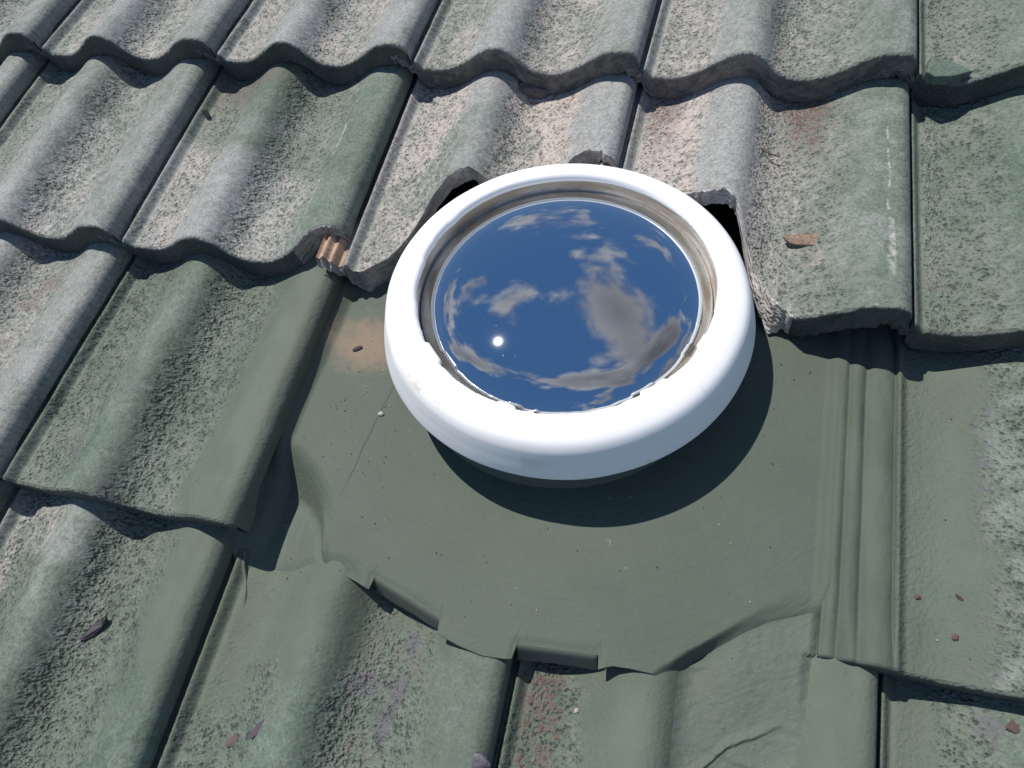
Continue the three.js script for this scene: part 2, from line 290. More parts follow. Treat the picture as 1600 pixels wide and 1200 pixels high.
{ // cut by the round opening, left of the skylight
  const line = pl([[.28, -.315], [.316, -.317], [.323, -.317], [.355, -.289], [.380, -.250], [.392, -.210], [.406, -.184], [.428, -.171], [.445, -.170], [.462, -.174], [.481, -.186], [.502, -.180], [.528, -.160], [.547, -.139], [.560, -.132], [.580, -.130], [.583, -.137], [.602, -.140]]);
  makeTile(1, 1, pale({ bleach: 0.74, warm: 0.6, rough: 1.05, bleachAt: (x, y, m, f) => 0.25 * ss(0.62, 0.75, fbm(x * 7, y * 7 + 3, 88, 2) + 0.6),
    mark: (x, y, c, m, f, g) => { const k = ss(0.12, 0.55, f * 0.6 + m * 0.5 + 0.2) * ss(0.26, 0.20, y) * 0.0; return lerp3(c, COL.bareWarm, k); } }), 24,
    'pale tile with a long jagged cut edge beside the skylight ring',
    { yLow: x => line(x) + 0.0036 * fbm(x * 75, 2, 9, 3) + 0.0020 * fbm(x * 260, 4, 10, 2), broken: x => x > 0.004, fine: 1.9, noseR: 0.0006, jag: 0.0030, slant: x => 0.0035 + 0.003 * ss(0.40, 0.36, x), brokenTone: 0.95, tex: [640, 704],
      lipZ: 0.003, lipSkin: (x, y) => { if (y < 0.0005) return brokenSkin(x, -y, 24, 0.85); const q = ss(0.08, 0.05, y); const n = fbm(x * 220, y * 160, 5, 3), st = 0.5 + 0.5 * Math.cos((x - 0.0005) / 0.0095 * 2 * Math.PI); const c = lerp3(COL.soot, lerp3([.43, .29, .205], [.20, .15, .125], clamp(0.15 - n * 0.8)), q); return [c[0], c[1], c[2], 0.5 + n * 0.2]; } });
}
{ // cut by the opening, right of the skylight
  const line = pl([[.595, -.146], [.606, -.146], [.640, -.157], [.681, -.173], [.700, -.177], [.722, -.180], [.732, -.190], [.744, -.225], [.757, -.262], [.775, -.290], [.790, -.308], [.797, -.316], [.800, -.318], [.9, -.317]]);
  makeTile(1, 2, { bleach: 0.34, warm: 0.5, bleachAt: (x, y, m, f) => 0.52 * ss(0.165, 0.12, x + m * 0.03 + f * 0.01) + 0.22 * ss(0.23, 0.17, x + m * 0.03),
    rustAt: (x, y, m, f) => 0.85 * ss(0.035, 0.010, Math.abs(x - 0.195 + m * 0.012) ) * ss(0.20, 0.30, y + f * 0.05 + m * 0.03) + 0.75 * ss(0.03, 0.01, Math.abs(x - 0.035 + m * 0.01)) * ss(0.22, 0.3, y + f * 0.08),
    mark: (x, y, c, m, f, g) => {
      const w = mix(0.0016, 0.0052, ss(0.16, 0.05, y)); const k = ss(w, w * 0.3, Math.abs(x - 0.277 - m * 0.003 + 0.02 * (y - 0.1))) * ss(0.03, 0.06, y) * ss(0.27, 0.24, y) * ss(-0.25, 0.15, f + m * 0.5 + 0.25 * ss(0.12, 0.06, y));
      c = lerp3(c, [.42, .41, .385], 0.85 * k * clamp(0.45 + g * 0.7 + f * 0.4));
      const q = ss(0.45, 0.7, fbm(x * 60, y * 60, 301, 2)) * ss(0.13, 0.03, y) * ss(0.14, 0.2, x); return lerp3(c, [.42, .36, .32], q * 0.6);
    } }, 25,
    'half green half whitened tile with a curved broken edge right of the skylight',
    { yLow: x => line(x) + (x < 0.8 ? 0.0032 : 0.0007) * fbm(x * 80, 4, 19, 3) + (x < 0.8 ? 0.0018 : 0.0004) * fbm(x * 260, 4, 20, 2), broken: x => x < 0.199, fine: 1.9, noseR: 0.0022, jag: 0.0030, slant: x => 0.002 + 0.019 * ss(0.735, 0.765, x) * ss(0.797, 0.778, x), brokenTone: 1.5, dz: [0.002, 0.009], tex: [640, 704] });
}
makeTile(1, 3, greenS({ bleach: 0.2, warm: -0.1, bareMax: 0.6, rustAt: (x, y, m, f) => 0.4 * ss(0.12, 0.02, y) * ss(0.06, 0.03, Math.abs(x - 0.03)) * ss(0, 0.4, m) }), 26, null, { dz: [0.008, 0.006] });
// row 2
makeTile(2, -1, pale({ bleach: 0.66, warm: 0.25, rustAt: (x, y, m, f) => 0.6 * ss(0.05, 0.4, m + f * 0.4) * ss(0.10, 0.03, Math.abs(x - 0.19)) }), 31, null, {});
makeTile(2, 0, greenS({ bleach: 0.19, bump: 0.0048, gloss: 0.78, coat: (x, y, m, f) => ss(0.205, 0.235, x + m * 0.03 + f * 0.008), mark: (x, y, c, m, f) => lerp3(c, COL.purple, ss(0.3, 0.6, fbm(x * 28, y * 22, 77, 3)) * 0.5) }), 32,
  'green tile with a smooth freshly coated right roll beside the flashing', { fine: 1.25 });
makeTile(2, 3, greenS({ bleach: 0.10, bump: 0.0046, roughAll: 0.6, coat: (x, y, m, f) => ss(0.088, 0.066, x + m * 0.022 + f * 0.01),
  mark: (x, y, c, m, f) => lerp3(lerp3(c, [.19, .235, .205], 0.5 * ss(0.0, 0.35, m + f * 0.7) * ss(0.06, 0.09, x)), COL.purple, ss(0.022, 0.006, Math.abs(x - 0.070 + m * 0.024)) * 0.55 * ss(0.0, 0.4, f + m * 0.6)) }), 33,
  'rough green tile with bare side ribs and a coated left edge', {
    lip: -0.054, groove: 0.0012, dz: [-0.001, -0.002],
    lipTop: (x, y) => { const w = 0.0010 * fbm(x * 30, y * 16, 611, 3), r = (a, b2, hgt) => { const t = (x - a) / (b2 - a); return t <= 0 || t >= 1 ? 0 : hgt * Math.pow(Math.sin(t * Math.PI), 0.7); };
      const z = -0.0190 + w + r(-0.0525, -0.0405, 0.0036) + r(-0.0400, -0.0255, 0.0044) + r(-0.0230, 0.0015, 0.0050) * (0.93 + 0.25 * fbm(4, y * 14, 613, 2)) + 0.0008 * fbm(x * 90, y * 30, 617, 2);
      const k = ss(-0.024, -0.046, x) * ss(-0.585, -0.628, y); return mix(z, courseZ(3, 0.9 + x, y) + DROP * (y + 0.634) / TG + 0.0405, 0) - 0.0055 * k + 0.0060 * ss(-0.036, -0.018, x) * ss(-0.58, -0.632, y); },
    lipSkin: (x, y) => { const n = fbm(x * 60, y * 20, 6, 3), f = fbm(x * 260, y * 200, 8, 3); const c = lerp3([.068, .090, .067], [.084, .108, .082], clamp(0.5 + n)); return [c[0], c[1], c[2], 0.5 + n * 0.06 + f * 0.05]; } });
// row 3: lower course, partly coated
makeTile(3, -1, greenS({ bleach: 0.22 }), 41, null);
makeTile(3, 0, greenS({ bleach: 0.17, bump: 0.0048, bleachAt: (x, y, m) => 0.45 * ss(0.16, 0.30, y + m * 0.06) * ss(0.2, 0.1, x), warm: 0.4, coat: (x, y, m, f) => ss(0.205, 0.24, x + m * 0.03) * ss(0.10, 0.2, y + m * 0.06) }), 42, null, { fine: 1.2 });
makeTile(3, 1, greenS({ bleach: 0.12, bump: 0.0047, coat: (x, y, m, f) => clamp(ss(0.17, 0.235, y + m * 0.06 - 0.08 * ss(0.13, 0.18, x) + 0.06 * ss(0.1, 0.02, x)) + 0.5 * ss(0.2, 0.25, x + m * 0.03)), rustAt: (x, y, m, f) => 0.35 * ss(0.02, 0.3, f + m * 0.8) * ss(0.05, 0.025, Math.abs(x - 0.19)),
  mark: (x, y, c, m, f) => lerp3(c, COL.purple, ss(0.3, 0.5, fbm(x * 30, y * 24, 177, 3)) * 0.55) }), 43, null, { fine: 1.2 });
makeTile(3, 2, greenS({ bleach: 0.12, bump: 0.0047, coat: (x, y, m, f) => clamp(ss(0.055, 0.075, x + m * 0.02) * ss(0.10, 0.17, y + x * 0.3 + m * 0.05)), rustAt: (x, y, m, f) => 0.75 * ss(0.028, 0.012, Math.abs(x - 0.032 + m * 0.01)) * ss(-0.3, 0.2, f + m) }), 44, null, { fine: 1.2 });
makeTile(3, 3, greenS({ bleach: 0.16, bump: 0.0047, coat: (x, y, m, f) => ss(0.055, 0.035, x + m * 0.02), mark: (x, y, c, m, f) => lerp3(c, COL.purple, ss(0.1, 0.5, m + f * 0.4) * 0.6) }), 45, null);

// dark roof space under the tiles
{
  const u = new THREE.BoxGeometry(2.6, 1.9, 0.006); u.translate(0.4, -0.35, -0.185);
  part(tiled_roof, 'roof_underlay', u, std([.012, .012, .013], 0.95));
  for (const y of [0.33, 0.013, -0.304, -0.621]) { const b = new THREE.BoxGeometry(2.4, 0.04, 0.03); b.translate(0.4, y + 0.055, -0.105); if (y > 0 || y < -0.5) part(tiled_roof, 'batten', b, std([.10, .07, .045], 0.9)); }
}

// ------------------------------------------------------------------ flashing
const flashing = thing('roof_flashing', 'smooth dull green coated flashing sheet around the foot of the skylight', 'flashing', [0, 0, 0]);
const plateZ = (x, y) => -0.0215 - DROP * (y + 0.634) / TG + 0.0012 * fbm(x * 7, y * 7, 401, 2);
const flashEdge = smoothPl([[.270, -.64], [.287, -.668], [.305, -.676], [.33, -.672], [.36, -.664], [.384, -.655], [.410, -.652], [.431, -.657], [.444, -.661], [.523, -.686], [.545, -.692], [.570, -.696], [.592, -.694], [.60, -.692], [.670, -.686], [.684, -.679], [.712, -.678], [.722, -.72], [.732, -.80], [.87, -.80]], 0.004);
const TABS = [[0.446, 0.5235], [0.5975, 0.6705]], TABW = 0.0125;
const inTab = x => TABS.some(([a, b]) => x > a && x < b);
const flashLow = x => x > 0.69 ? Math.max(mix(flashEdge(x), -0.678, ss(0.69, 0.70, x)), plateR(x) - 0.022) : flashEdge(x) + (inTab(x) ? TABW : 0);
// how far outside the metal plate (positive = off the plate, on the draped membrane)
const plateL = smoothPl([[.25, -.535], [.308, -.553], [.345, -.570], [.371, -.594], [.384, -.622], [.40, -.66], [.431, -.74]], 0.008);
const plateR = smoothPl([[.69, -.74], [.715, -.686], [.738, -.663], [.772, -.634], [.807, -.606], [.852, -.584], [.90, -.57]], 0.010);
const crease1 = pl([[.74, -.766], [.765, -.745], [.79, -.718], [.805, -.712], [.83, -.692]]), crease2 = pl([[.74, -.72], [.78, -.728], [.81, -.735], [.85, -.728]]);
function offPlate(x, y) { if (x < 0.431) return plateL(x) - y; if (x > 0.70) return plateR(x) - y; return -1; }
// membrane draped over the lower course, right of the tabs
function apronZ(x, y) {
  const tile = courseZ(3, x, y), d = plateR(x) - y;
  const a0 = mix(-0.040, mix(-0.0265, -0.042, ss(-0.63, -0.74, y)), ss(0.745, 0.79, x)) - DROP * (y + 0.634) / TG * 0.8;
  const q = (a0 - tile) / 0.006, sm = q > 6 ? a0 : q < -6 ? tile : tile + 0.006 * Math.log(1 + Math.exp(q));      // soft maximum: no hard fold
  let z = sm - 0.0015 + 0.0020 * fbm(x * 17, y * 13, 403, 3);
  const cr = Math.abs(fbm(x * 16 + 2, y * 16, 415, 3)); z += 0.0013 * ss(0.10, 0.0, cr);
  for (const f2 of [crease1, crease2]) { const q2 = y - f2(x) - 0.002 * fbm(x * 120, 5, 419, 2); z += (f2 === crease1 ? 0.0024 : 0.0010) * ss(-0.0006, 0.0010, q2) * ss(0.012, 0.001, q2) * ss(0.752, 0.765, x) * ss(0.838, 0.80, x); }
  z = mix(z, tile - 0.004, ss(0.748, 0.720, x));
  if (y < -0.6335) z = mix(z, tile - 0.004, ss(0.836, 0.855, x)); else z -= 0.009 * ss(0.842, 0.857, x);
  return z;
}
function flashZ(x, y) {
  let z = plateZ(x, y); const d = offPlate(x, y), tile = courseZ(3, x, y);
  if (x < 0.5) {
    const t = ss(-0.030, 0.034, d + 0.002 * fbm(x * 25, y * 25, 404, 2)); z = mix(z, tile + 0.0018 + 0.0010 * fbm(x * 40, y * 40, 407, 3), t);
    z += 0.0035 * Math.exp(-Math.pow((d - 0.004) / 0.008, 2)) * ss(0.350, 0.385, x) - 0.004 * Math.exp(-Math.pow((d - 0.022) / 0.010, 2)) * ss(0.31, 0.34, x);
  } else if (x > 0.7) {
    const wdt = mix(0.012, 0.030, ss(0.78, 0.845, x)), t = ss(-wdt * 0.5, wdt * 0.7, d + 0.002 * fbm(x * 55, y * 55, 405, 2));
    z = mix(z, Math.min(z, apronZ(x, y) - 0.006 * ss(0.004, 0.02, d)), t);
  }
  if (x < 0.44) { const e = y - flashEdge(x); z = mix(z, Math.min(z, tile - 0.003), ss(0.022, 0.0, e) * ss(0.44, 0.40, x)); }  // feathered out onto the tile
  z += 0.010 * ss(0.308, 0.292, x + 0.0008 * fbm(3, y * 20, 409, 2)) * ss(-0.66, -0.60, y);   // turned up against the tile
  if (x > 0.83) z += 0.005 * ss(0.842, 0.853, x) * ss(-0.63, -0.60, y);
  z += 0.0009 * fbm(x * 26, y * 26, 411, 3) * ss(-0.03, 0.0, d);
  for (const [a2, b2] of TABS) { const k = ss(a2 - 0.006, a2, x) * ss(b2 + 0.006, b2, x), e = y - flashEdge(x) - TABW; if (k > 0) z -= 0.0016 * k * ss(0.010, 0.0, e); }
  return z;
}
{
  const X0 = 0.272, X1 = 0.858, Yb = -0.80, Yt = -0.285;
  const cols = lin(X0, X1, 300), rows = lin(0, 1, 240);
  const geo = sheetGeometry({ cols, rows, yLow: flashLow, yHigh: () => -0.285, top: flashZ, th: () => 0.0022, uv: (x, y) => [(x - X0) / (X1 - X0), (y - Yb) / (Yt - Yb)], noseR: 0.0008, under: 1, underRows: 240 });
  const [cm, bm] = texPair(1536, 1152, (u, v) => {
    const x = X0 + u * (X1 - X0), y = Yb + v * (Yt - Yb);
    const big = fbm(x * 8, y * 8, 421, 3), mid = fbm(x * 34, y * 34, 423, 3), fine = fbm(x * 170, y * 170, 427, 3);
    const r = Math.hypot(x - 0.57, (y + 0.30)), a = Math.atan2(y + 0.3, x - 0.57);
    const brush = fbm(r * 420 + mid * 2, a * 5 + big, 431, 3) * ss(0.5, 0.3, y + 0.9 - 0.0) , straight = fbm(x * 30 + mid, y * 520, 433, 2);
    let c = lerp3([.064, .086, .064], [.077, .100, .076], clamp(0.5 + big * 0.7 + mid * 0.35 + brush * 0.18));
    const off = ss(0, 0.02, offPlate(x, y));
    c = lerp3(c, [.092, .117, .091], off * 0.85);
    // dusty orange where the coat ends near the top left
    const du = ss(0.055, 0.012, Math.hypot((x - 0.345) * 0.75, (y + 0.395) * 1.1) + mid * 0.02 + fine * 0.010); c = lerp3(c, COL.dust, du * 0.6);
    const sp = vn(x * 300, y * 300, 441); if (sp > 0.90) c = lerp3(c, COL.dark, (sp - 0.90) * 6);
    const lt = vn(x * 260, y * 260, 443); if (lt > 0.955) c = lerp3(c, [.4, .4, .36], (lt - 0.955) * 12);
    const pu = ss(0.36, 0.6, fbm(x * 24, y * 24, 447, 3)) * ss(0.01, 0.03, offPlate(x, y)); c = lerp3(c, COL.purple, pu * 0.45);
    const bubble = Math.max(0, vn(x * 190 + y * 80, y * 190 - x * 80, 451) * 0.6 + vn(x * 260, y * 260, 452) * 0.5 - 0.62) * 1.6;
    const crack = x < 0.44 ? ss(0.0011, 0.0003, Math.abs(x - 0.386 - (y + 0.55) * 0.10 - mid * 0.003)) * ss(-0.585, -0.55, y) * ss(-0.40, -0.47, y) : 0;
    c = lerp3(c, COL.soot, crack * 0.6);
    const h = 0.5 + mid * 0.09 + brush * 0.055 + straight * 0.03 + fine * (0.06 + 0.18 * off) + bubble * 0.16 - crack * 0.2;
    return [c[0], c[1], c[2], h];
  });
  const coatMat = new THREE.MeshStandardMaterial({ map: cm, bumpMap: bm, bumpScale: 0.0024, roughness: 0.74, side: THREE.DoubleSide });
  part(flashing, 'coated_sheet', geo, coatMat);
  const apron = sheetGeometry({ cols: lin(0.716, X1, 110), rows: lin(0, 1, 150), yLow: () => -0.80, yHigh: x => plateR(x) + 0.004, top: apronZ, th: () => 0.0022, uv: (x, y) => [(x - X0) / (X1 - X0), (y - Yb) / (Yt - Yb)], noseR: 0.0008, under: 1, underRows: 150 });
  part(flashing, 'coated_apron', apron, coatMat);
  // folded tabs along the lower edge: bent down over the hollows of the tiles
  const tabM = std([.094, .110, .091], 0.6);
  for (const [ta, tb] of TABS) { const xa = ta + 0.0008, xb = tb - 0.0008;
    const pos = [], idx = []; const n = 24, prof = [[-0.002, 0.0006], [0, 0.0002], [0.002, -0.0014], [0.0036, -0.0040], [0.0056, -0.0084], [0.0078, -0.0135], [0.0100, -0.0188], [0.0108, -0.0204]];
    for (let i = 0; i <= n; i++) for (const [dy, dz] of prof) {
      const t = i / n, x = mix(xa, xb, t), y = flashLow(x), k = 1 + 0.18 * fbm(x * 50, 1, 471, 2); pos.push(x, y - dy * k, flashZ(x, y + 0.003) + dz * k - 0.0006);
    }
    for (let i = 0; i <= n; i++) for (const [dy, dz] of prof) { const x = mix(xa, xb, i / n), y = flashLow(x), k = 1 + 0.18 * fbm(x * 50, 1, 471, 2); pos.push(x, y - dy * k + 0.0010, flashZ(x, y + 0.003) + dz * k - 0.0020); }
    const P = prof.length, O = (n + 1) * P;
    for (let i = 0; i < n; i++) for (let k = 0; k < P - 1; k++) { const a = i * P + k, b = a + P; idx.push(a, a + 1, b + 1, a, b + 1, b, O + a, O + b + 1, O + a + 1, O + a, O + b, O + b + 1); }
    for (let i = 0; i < n; i++) { const a = i * P + P - 1, b = a + P; idx.push(a, O + a, O + b, a, O + b, b); }
    for (let k = 0; k < P - 1; k++) { idx.push(k, O + k, O + k + 1, k, O + k + 1, k + 1); const e = n * P + k; idx.push(e, e + 1, O + e + 1, e, O + e + 1, O + e); }
    const g = new THREE.BufferGeometry(); g.setAttribute('position', new THREE.Float32BufferAttribute(pos, 3)); g.setIndex(idx); g.computeVertexNormals();
    part(flashing, 'folded_tab', g, tabM);
  }
}

// ------------------------------------------------------------------ skylight
const SKYC = [0.5785, -0.3425, 0.049], SKS = 0.986;
const skylight = thing('skylight', 'round tubular skylight with thick white rim and dark mirror-like dome', 'skylight', SKYC);
{
  const n = new THREE.Vector3(0.045, 0.150, 1).normalize(), u = new THREE.Vector3(0, 1, 0).cross(n).normalize(), v = n.clone().cross(u);
  const tilt = new THREE.Matrix4().makeBasis(u, v, n);
  const lathe = (pts, seg, mod) => {                                  // around local z, then tilted
    const curve = pts.map(([r, z]) => new THREE.Vector2(r, z)); const g = new THREE.LatheGeometry(curve, seg); g.rotateX(Math.PI / 2);
    if (mod) { const p = g.attributes.position; for (let i = 0; i < p.count; i++) { const x = p.getX(i), y = p.getY(i), z = p.getZ(i), r = Math.hypot(x, y), a = Math.atan2(y, x); const [nr, nz] = mod(r, z, a); p.setXYZ(i, r > 1e-6 ? x * nr / r : x, r > 1e-6 ? y * nr / r : y, nz); } g.computeVertexNormals(); }
    g.scale(SKS, SKS, SKS); g.applyMatrix4(tilt); return g;
  };
  const smoothPts = (pts, k = 60) => new THREE.CatmullRomCurve3(pts.map(([r, z]) => new THREE.Vector3(r, z, 0)), false, 'centripetal').getPoints(k).map(p => [p.x, p.y]);
  // rim: seat wall, lip, sloping top, rounded shoulder, flared skirt, hollow underside
  const rimPts = [[.1514, -.036], [.1516, -.020], ...smoothPts([[.1520, -.009], [.1529, -.003], [.1545, -.0003], [.158, .0000], [.163, -.0016], [.1720, -.0048], [.1790, -.0090], [.1838, -.0155], [.1865, -.0230], [.1890, -.0320], [.1915, -.0410], [.1936, -.0500]], 70), [.1930, -.0513], [.1906, -.0507], [.1885, -.050], [.1850, -.034], [.178, -.018], [.160, -.010], [.1560, -.013], [.1535, -.036], [.1514, -.036]];
  const rimMap = texPair(1024, 256, (a, t) => {
    const x = a * 1.2, y = t * 0.2; const m = fbm(x * 30, y * 60, 501, 3), f = fbm(x * 160, y * 200, 503, 3);
    let c = [.90, .90, .895];
    const s = ss(0.90, 1.0, vn(x * 110, y * 22, 507) * 0.5 + 0.5) * 0.55 * ss(-0.2, 0.3, fbm(x * 6, y * 10, 509, 2)); c = lerp3(c, [.5, .47, .42], s);
    const sm = ss(0.30, 0.62, fbm(x * 16, y * 26, 513, 4)) * 0.30; c = lerp3(c, [.66, .62, .55], sm);
    const br = ss(0.40, 0.60, f * 0.5 + m * 0.5 + 0.25) * ss(0.035, 0.01, Math.abs(a - 0.90)) * ss(0.12, 0.05, Math.abs(t - 0.45)); c = lerp3(c, [.45, .33, .22], br * 0.5);
    return [c[0], c[1], c[2], 0.5 + m * 0.1 + f * 0.05];
  });
  const white = new THREE.MeshPhysicalMaterial({ color: 0xffffff, map: rimMap[0], roughness: 0.45, side: THREE.DoubleSide });
  part(skylight, 'rim', lathe(rimPts, 256, (r, z, a) => [r + 0.0006 * fbm(Math.cos(a) * 3, Math.sin(a) * 3, 511, 2), z]), white);
  // dirt-stained inner wall just above the seat of the dome
  const wallMap = texPair(1024, 128, (a, t) => {
    const x = a * 0.9, y = t * 0.03; const m = fbm(x * 22, y * 60, 521, 3), f = fbm(x * 120, y * 260, 523, 3);
    const k = ss(0.30, 0.62, t + m * 0.22 + f * 0.10) * ss(1.02, 0.90, t + m * 0.05);
    let c = lerp3([.66, .62, .57], [.26, .195, .125], k * 0.85 * clamp(0.75 + m * 0.8)); c = lerp3(c, [.40, .30, .21], 0.35 * ss(0.1, 0.5, f)); return [c[0], c[1], c[2], 0.5 + f * 0.2];
  });
  part(skylight, 'stained_inner_wall', lathe([[.1500, -.0330], [.1502, -.021], [.1506, -.012], [.1512, -.0075]], 220), new THREE.MeshStandardMaterial({ map: wallMap[0], roughness: 0.7, side: THREE.DoubleSide }));
  // uneven sealant along the lip
  const bead = [[.1508, -.0080], [.1502, -.0055], [.1511, -.0026], [.1530, -.0004], [.1560, .0006], [.1565, -.0012], [.1538, -.0036], [.1519, -.0070], [.1508, -.0080]];
  part(skylight, 'sealant_bead', lathe(bead, 480, (r, z, a) => { const low = ss(0.45, -0.35, Math.sin(a + 0.25)); const sm = fbm(Math.cos(a) * 3 + 3, Math.sin(a) * 3, 531, 2), s = fbm(Math.cos(a) * 14 + 3, Math.sin(a) * 14, 532, 3); const tear = ss(0.12, 0.22, fbm(Math.cos(a) * 7, Math.sin(a) * 7, 533, 2)); const inner = ss(.1560, .1505, r); return [r - inner * (0.0014 * sm + (0.0008 + 0.0012 * s + 0.0030 * tear) * low), z + 0.0004 * sm]; }), std([.86, .87, .875], 0.3));
  // dome: steep at the seat, then a shallow cap
  const RC = 0.465, ZT = 0.0100, RD = 0.1460, dome = [];
  const dz = r => ZT - RC + Math.sqrt(RC * RC - r * r) - 0.0062 * Math.pow(Math.max(0, r - 0.100) / (RD - 0.100), 3);
  for (let i = 0; i <= 80; i++) { const r = RD * i / 80; dome.push([Math.max(r, 1e-5), dz(r)]); }
  const ze = dz(RD); dome.reverse();
  part(skylight, 'dome_flange', lathe([[RD - .0004, ze - .0002], [RD + .0012, ze - .0010], [RD + .0024, ze - .0034], [RD + .0032, ze - .0070], [RD + .0036, ze - .0150]].reverse(), 220), std([.60, .585, .56], 0.55));
  const sr = rng(77), scr = [];
  for (let i = 0; i < 46; i++) { const k = sr(); const u0 = k < 0.6 ? 0.80 + sr() * 0.13 : (k < 0.85 ? 0.36 + sr() * 0.14 : sr()); scr.push([u0, 0.115 + sr() * 0.10, (sr() - 0.5) * 0.9, 0.006 + sr() * 0.022]); }
  const dw = 1024, dh = 512, dm = new Float32Array(dw * dh);
  for (const [u0, v0, sl, len] of scr) for (let k = 0; k < 120; k++) { const t = k / 119; const uu = u0 + len * t, vv = v0 + sl * len * t * 1.4; const i = Math.floor(uu * dw) % dw, j = Math.floor(vv * dh); if (j >= 0 && j < dh && vn(k * 0.2, u0 * 99, 3) > -0.5) dm[j * dw + i] = 0.05; }
  for (let i = 0; i < 150; i++) { const j = Math.floor(Math.pow(sr(), 0.6) * dh * 0.9 + 10), ii = Math.floor(sr() * dw); dm[j * dw + ii] = 0.12; }
  const domeMap = texPair(dw, dh, (u, v) => { const m = dm[Math.floor(v * dh) * dw + Math.floor(u * dw)]; const c = lerp3([.66, .67, .68], [.8, .8, .8], m); return [c[0], c[1], c[2], 0.5]; });
  const domeRM = new Uint8Array(dw * dh * 4);
  for (let j = 0; j < dh; j++) for (let i = 0; i < dw; i++) { const m = dm[j * dw + i], o = (j * dw + i) * 4, u = i / dw, v = j / dh; const sm = Math.max(0, fbm(u * 90, v * 3, 717, 2)) * 0.010 * ss(0.5, 0.1, v); domeRM[o] = 255; domeRM[o + 1] = Math.round(255 * clamp(0.014 + sm + m * 0.9)); domeRM[o + 2] = Math.round(255 * (1 - 0.55 * m)); domeRM[o + 3] = 255; }
  const rmT = new THREE.DataTexture(domeRM, dw, dh, THREE.RGBAFormat); rmT.magFilter = THREE.LinearFilter; rmT.minFilter = THREE.LinearMipmapLinearFilter; rmT.generateMipmaps = true; rmT.needsUpdate = true;
  const mirror = new THREE.MeshPhysicalMaterial({ color: 0xffffff, map: domeMap[0], metalness: 1, metalnessMap: rmT, roughness: 1, roughnessMap: rmT, side: THREE.DoubleSide });
  part(skylight, 'dome', lathe(dome, 220), mirror, 'dark glossy dome mirroring the blue sky');
  // green painted upstand below the rim
  part(skylight, 'upstand', lathe([[.166, -.018], [.167, -.05], [.171, -.095], [.18, -.125]], 120), std([.10, .122, .095], 0.7));
}

// ------------------------------------------------------------------ small things lying on the roof
scene.updateMatrixWorld(true);
const caster = new THREE.Raycaster();
function ground(x, y) {                                                // height of the roof under (x, y), in roof coordinates
  caster.set(W3(x, y, 0.02), WD(0, 0, -1)); caster.far = 0.3;
  const hit = caster.intersectObjects([...tiled_roof.children, ...flashing.children], false)[0];
  return hit ? 0.02 - hit.distance : -0.05;
}
function lump(seed, sx, sy, sz, detail = 3, k = 0.35) {
  const g = new THREE.IcosahedronGeometry(1, detail), p = g.attributes.position;
  for (let i = 0; i < p.count; i++) { const x = p.getX(i), y = p.getY(i), z = p.getZ(i); const n = 1 + k * fbm3(x * 1.4, y * 1.4, z * 1.4, seed, 4); p.setXYZ(i, x * n * sx, y * n * sy, z * n * sz); }
  g.computeVertexNormals(); return g;
}
// flat flake with an irregular outline: half sizes a, b, thickness t, curl
function flake(seed, a, b, t, curl = 0, turn = 0) {
  const n = 36, sh = new THREE.Shape();
  for (let i = 0; i < n; i++) { const q = i / n * Math.PI * 2, k = 1 + 0.28 * fbm(Math.cos(q) * 1.8 + seed, Math.sin(q) * 1.8, seed, 3); const x = Math.cos(q) * a * k, y = Math.sin(q) * b * k; i ? sh.lineTo(x, y) : sh.moveTo(x, y); }
  const g = new THREE.ExtrudeGeometry(sh, { depth: t, bevelEnabled: true, bevelSize: t * 0.4, bevelThickness: t * 0.4, bevelSegments: 2, steps: 1, curveSegments: 2 });
  const p = g.attributes.position; for (let i = 0; i < p.count; i++) { const x = p.getX(i), y = p.getY(i); p.setZ(i, p.getZ(i) + curl * (x * x) / (a * a) + t * 0.6 * fbm(x * 300, y * 300, seed + 5, 2)); }
  g.rotateZ(turn); g.computeVertexNormals(); return g;
}
const rnd = rng(20240);
const grainy = (c, seed, r = 0.95) => { const [m, b] = texPair(96, 96, (u, v) => { const n = fbm(u * 14, v * 14, seed, 4); return [c[0] * (1 + n * 0.5), c[1] * (1 + n * 0.5), c[2] * (1 + n * 0.5), 0.5 + n * 0.4]; }); m.wrapS = m.wrapT = b.wrapS = b.wrapT = THREE.RepeatWrapping; m.repeat.set(30, 30); b.repeat.set(30, 30); return new THREE.MeshStandardMaterial({ map: m, bumpMap: b, bumpScale: 0.001, roughness: r, side: THREE.DoubleSide }); };
const put = (name, geo, mat, x, y, dz, label, cat, group) => single(name, geo, mat, [x, y, ground(x, y) + dz], label, cat, group);
put('bark_flake', flake(3, 0.0215, 0.0068, 0.0022, 0.0022, 0.10), grainy([.24, .165, .125], 3), 0.805, -0.219, 0.001, 'long brown bark flake lying on the half green tile right of the skylight', 'bark flake');
{
  const c = new THREE.CatmullRomCurve3([[-.010, .006, .0015], [-.006, .0005, .003], [.001, -.0035, .003], [.010, -.0045, .0012]].map(q => new THREE.Vector3(...q)));
  put('twig', new THREE.TubeGeometry(c, 24, 0.0009, 6), std([.09, .075, .06]), 0.760, -0.098, 0.006, 'thin curved dark twig on the whitened tile upper right of the skylight', 'twig');
}
{
  const sh = new THREE.Shape([[-.020, -.010], [-.012, -.015], [.004, -.012], [.024, -.002], [.008, .006], [-.016, .012]].map(q => new THREE.Vector2(...q)));
  const g = new THREE.ExtrudeGeometry(sh, { depth: 0.010, bevelEnabled: true, bevelSize: 0.0015, bevelThickness: 0.0015, bevelSegments: 2 }); g.rotateY(0.12);
  put('tile_shard', g, grainy([.10, .135, .11], 8), 0.931, 0.010, 0.004, 'triangular green tile shard wedged under the tile nose at upper right', 'tile shard');
}
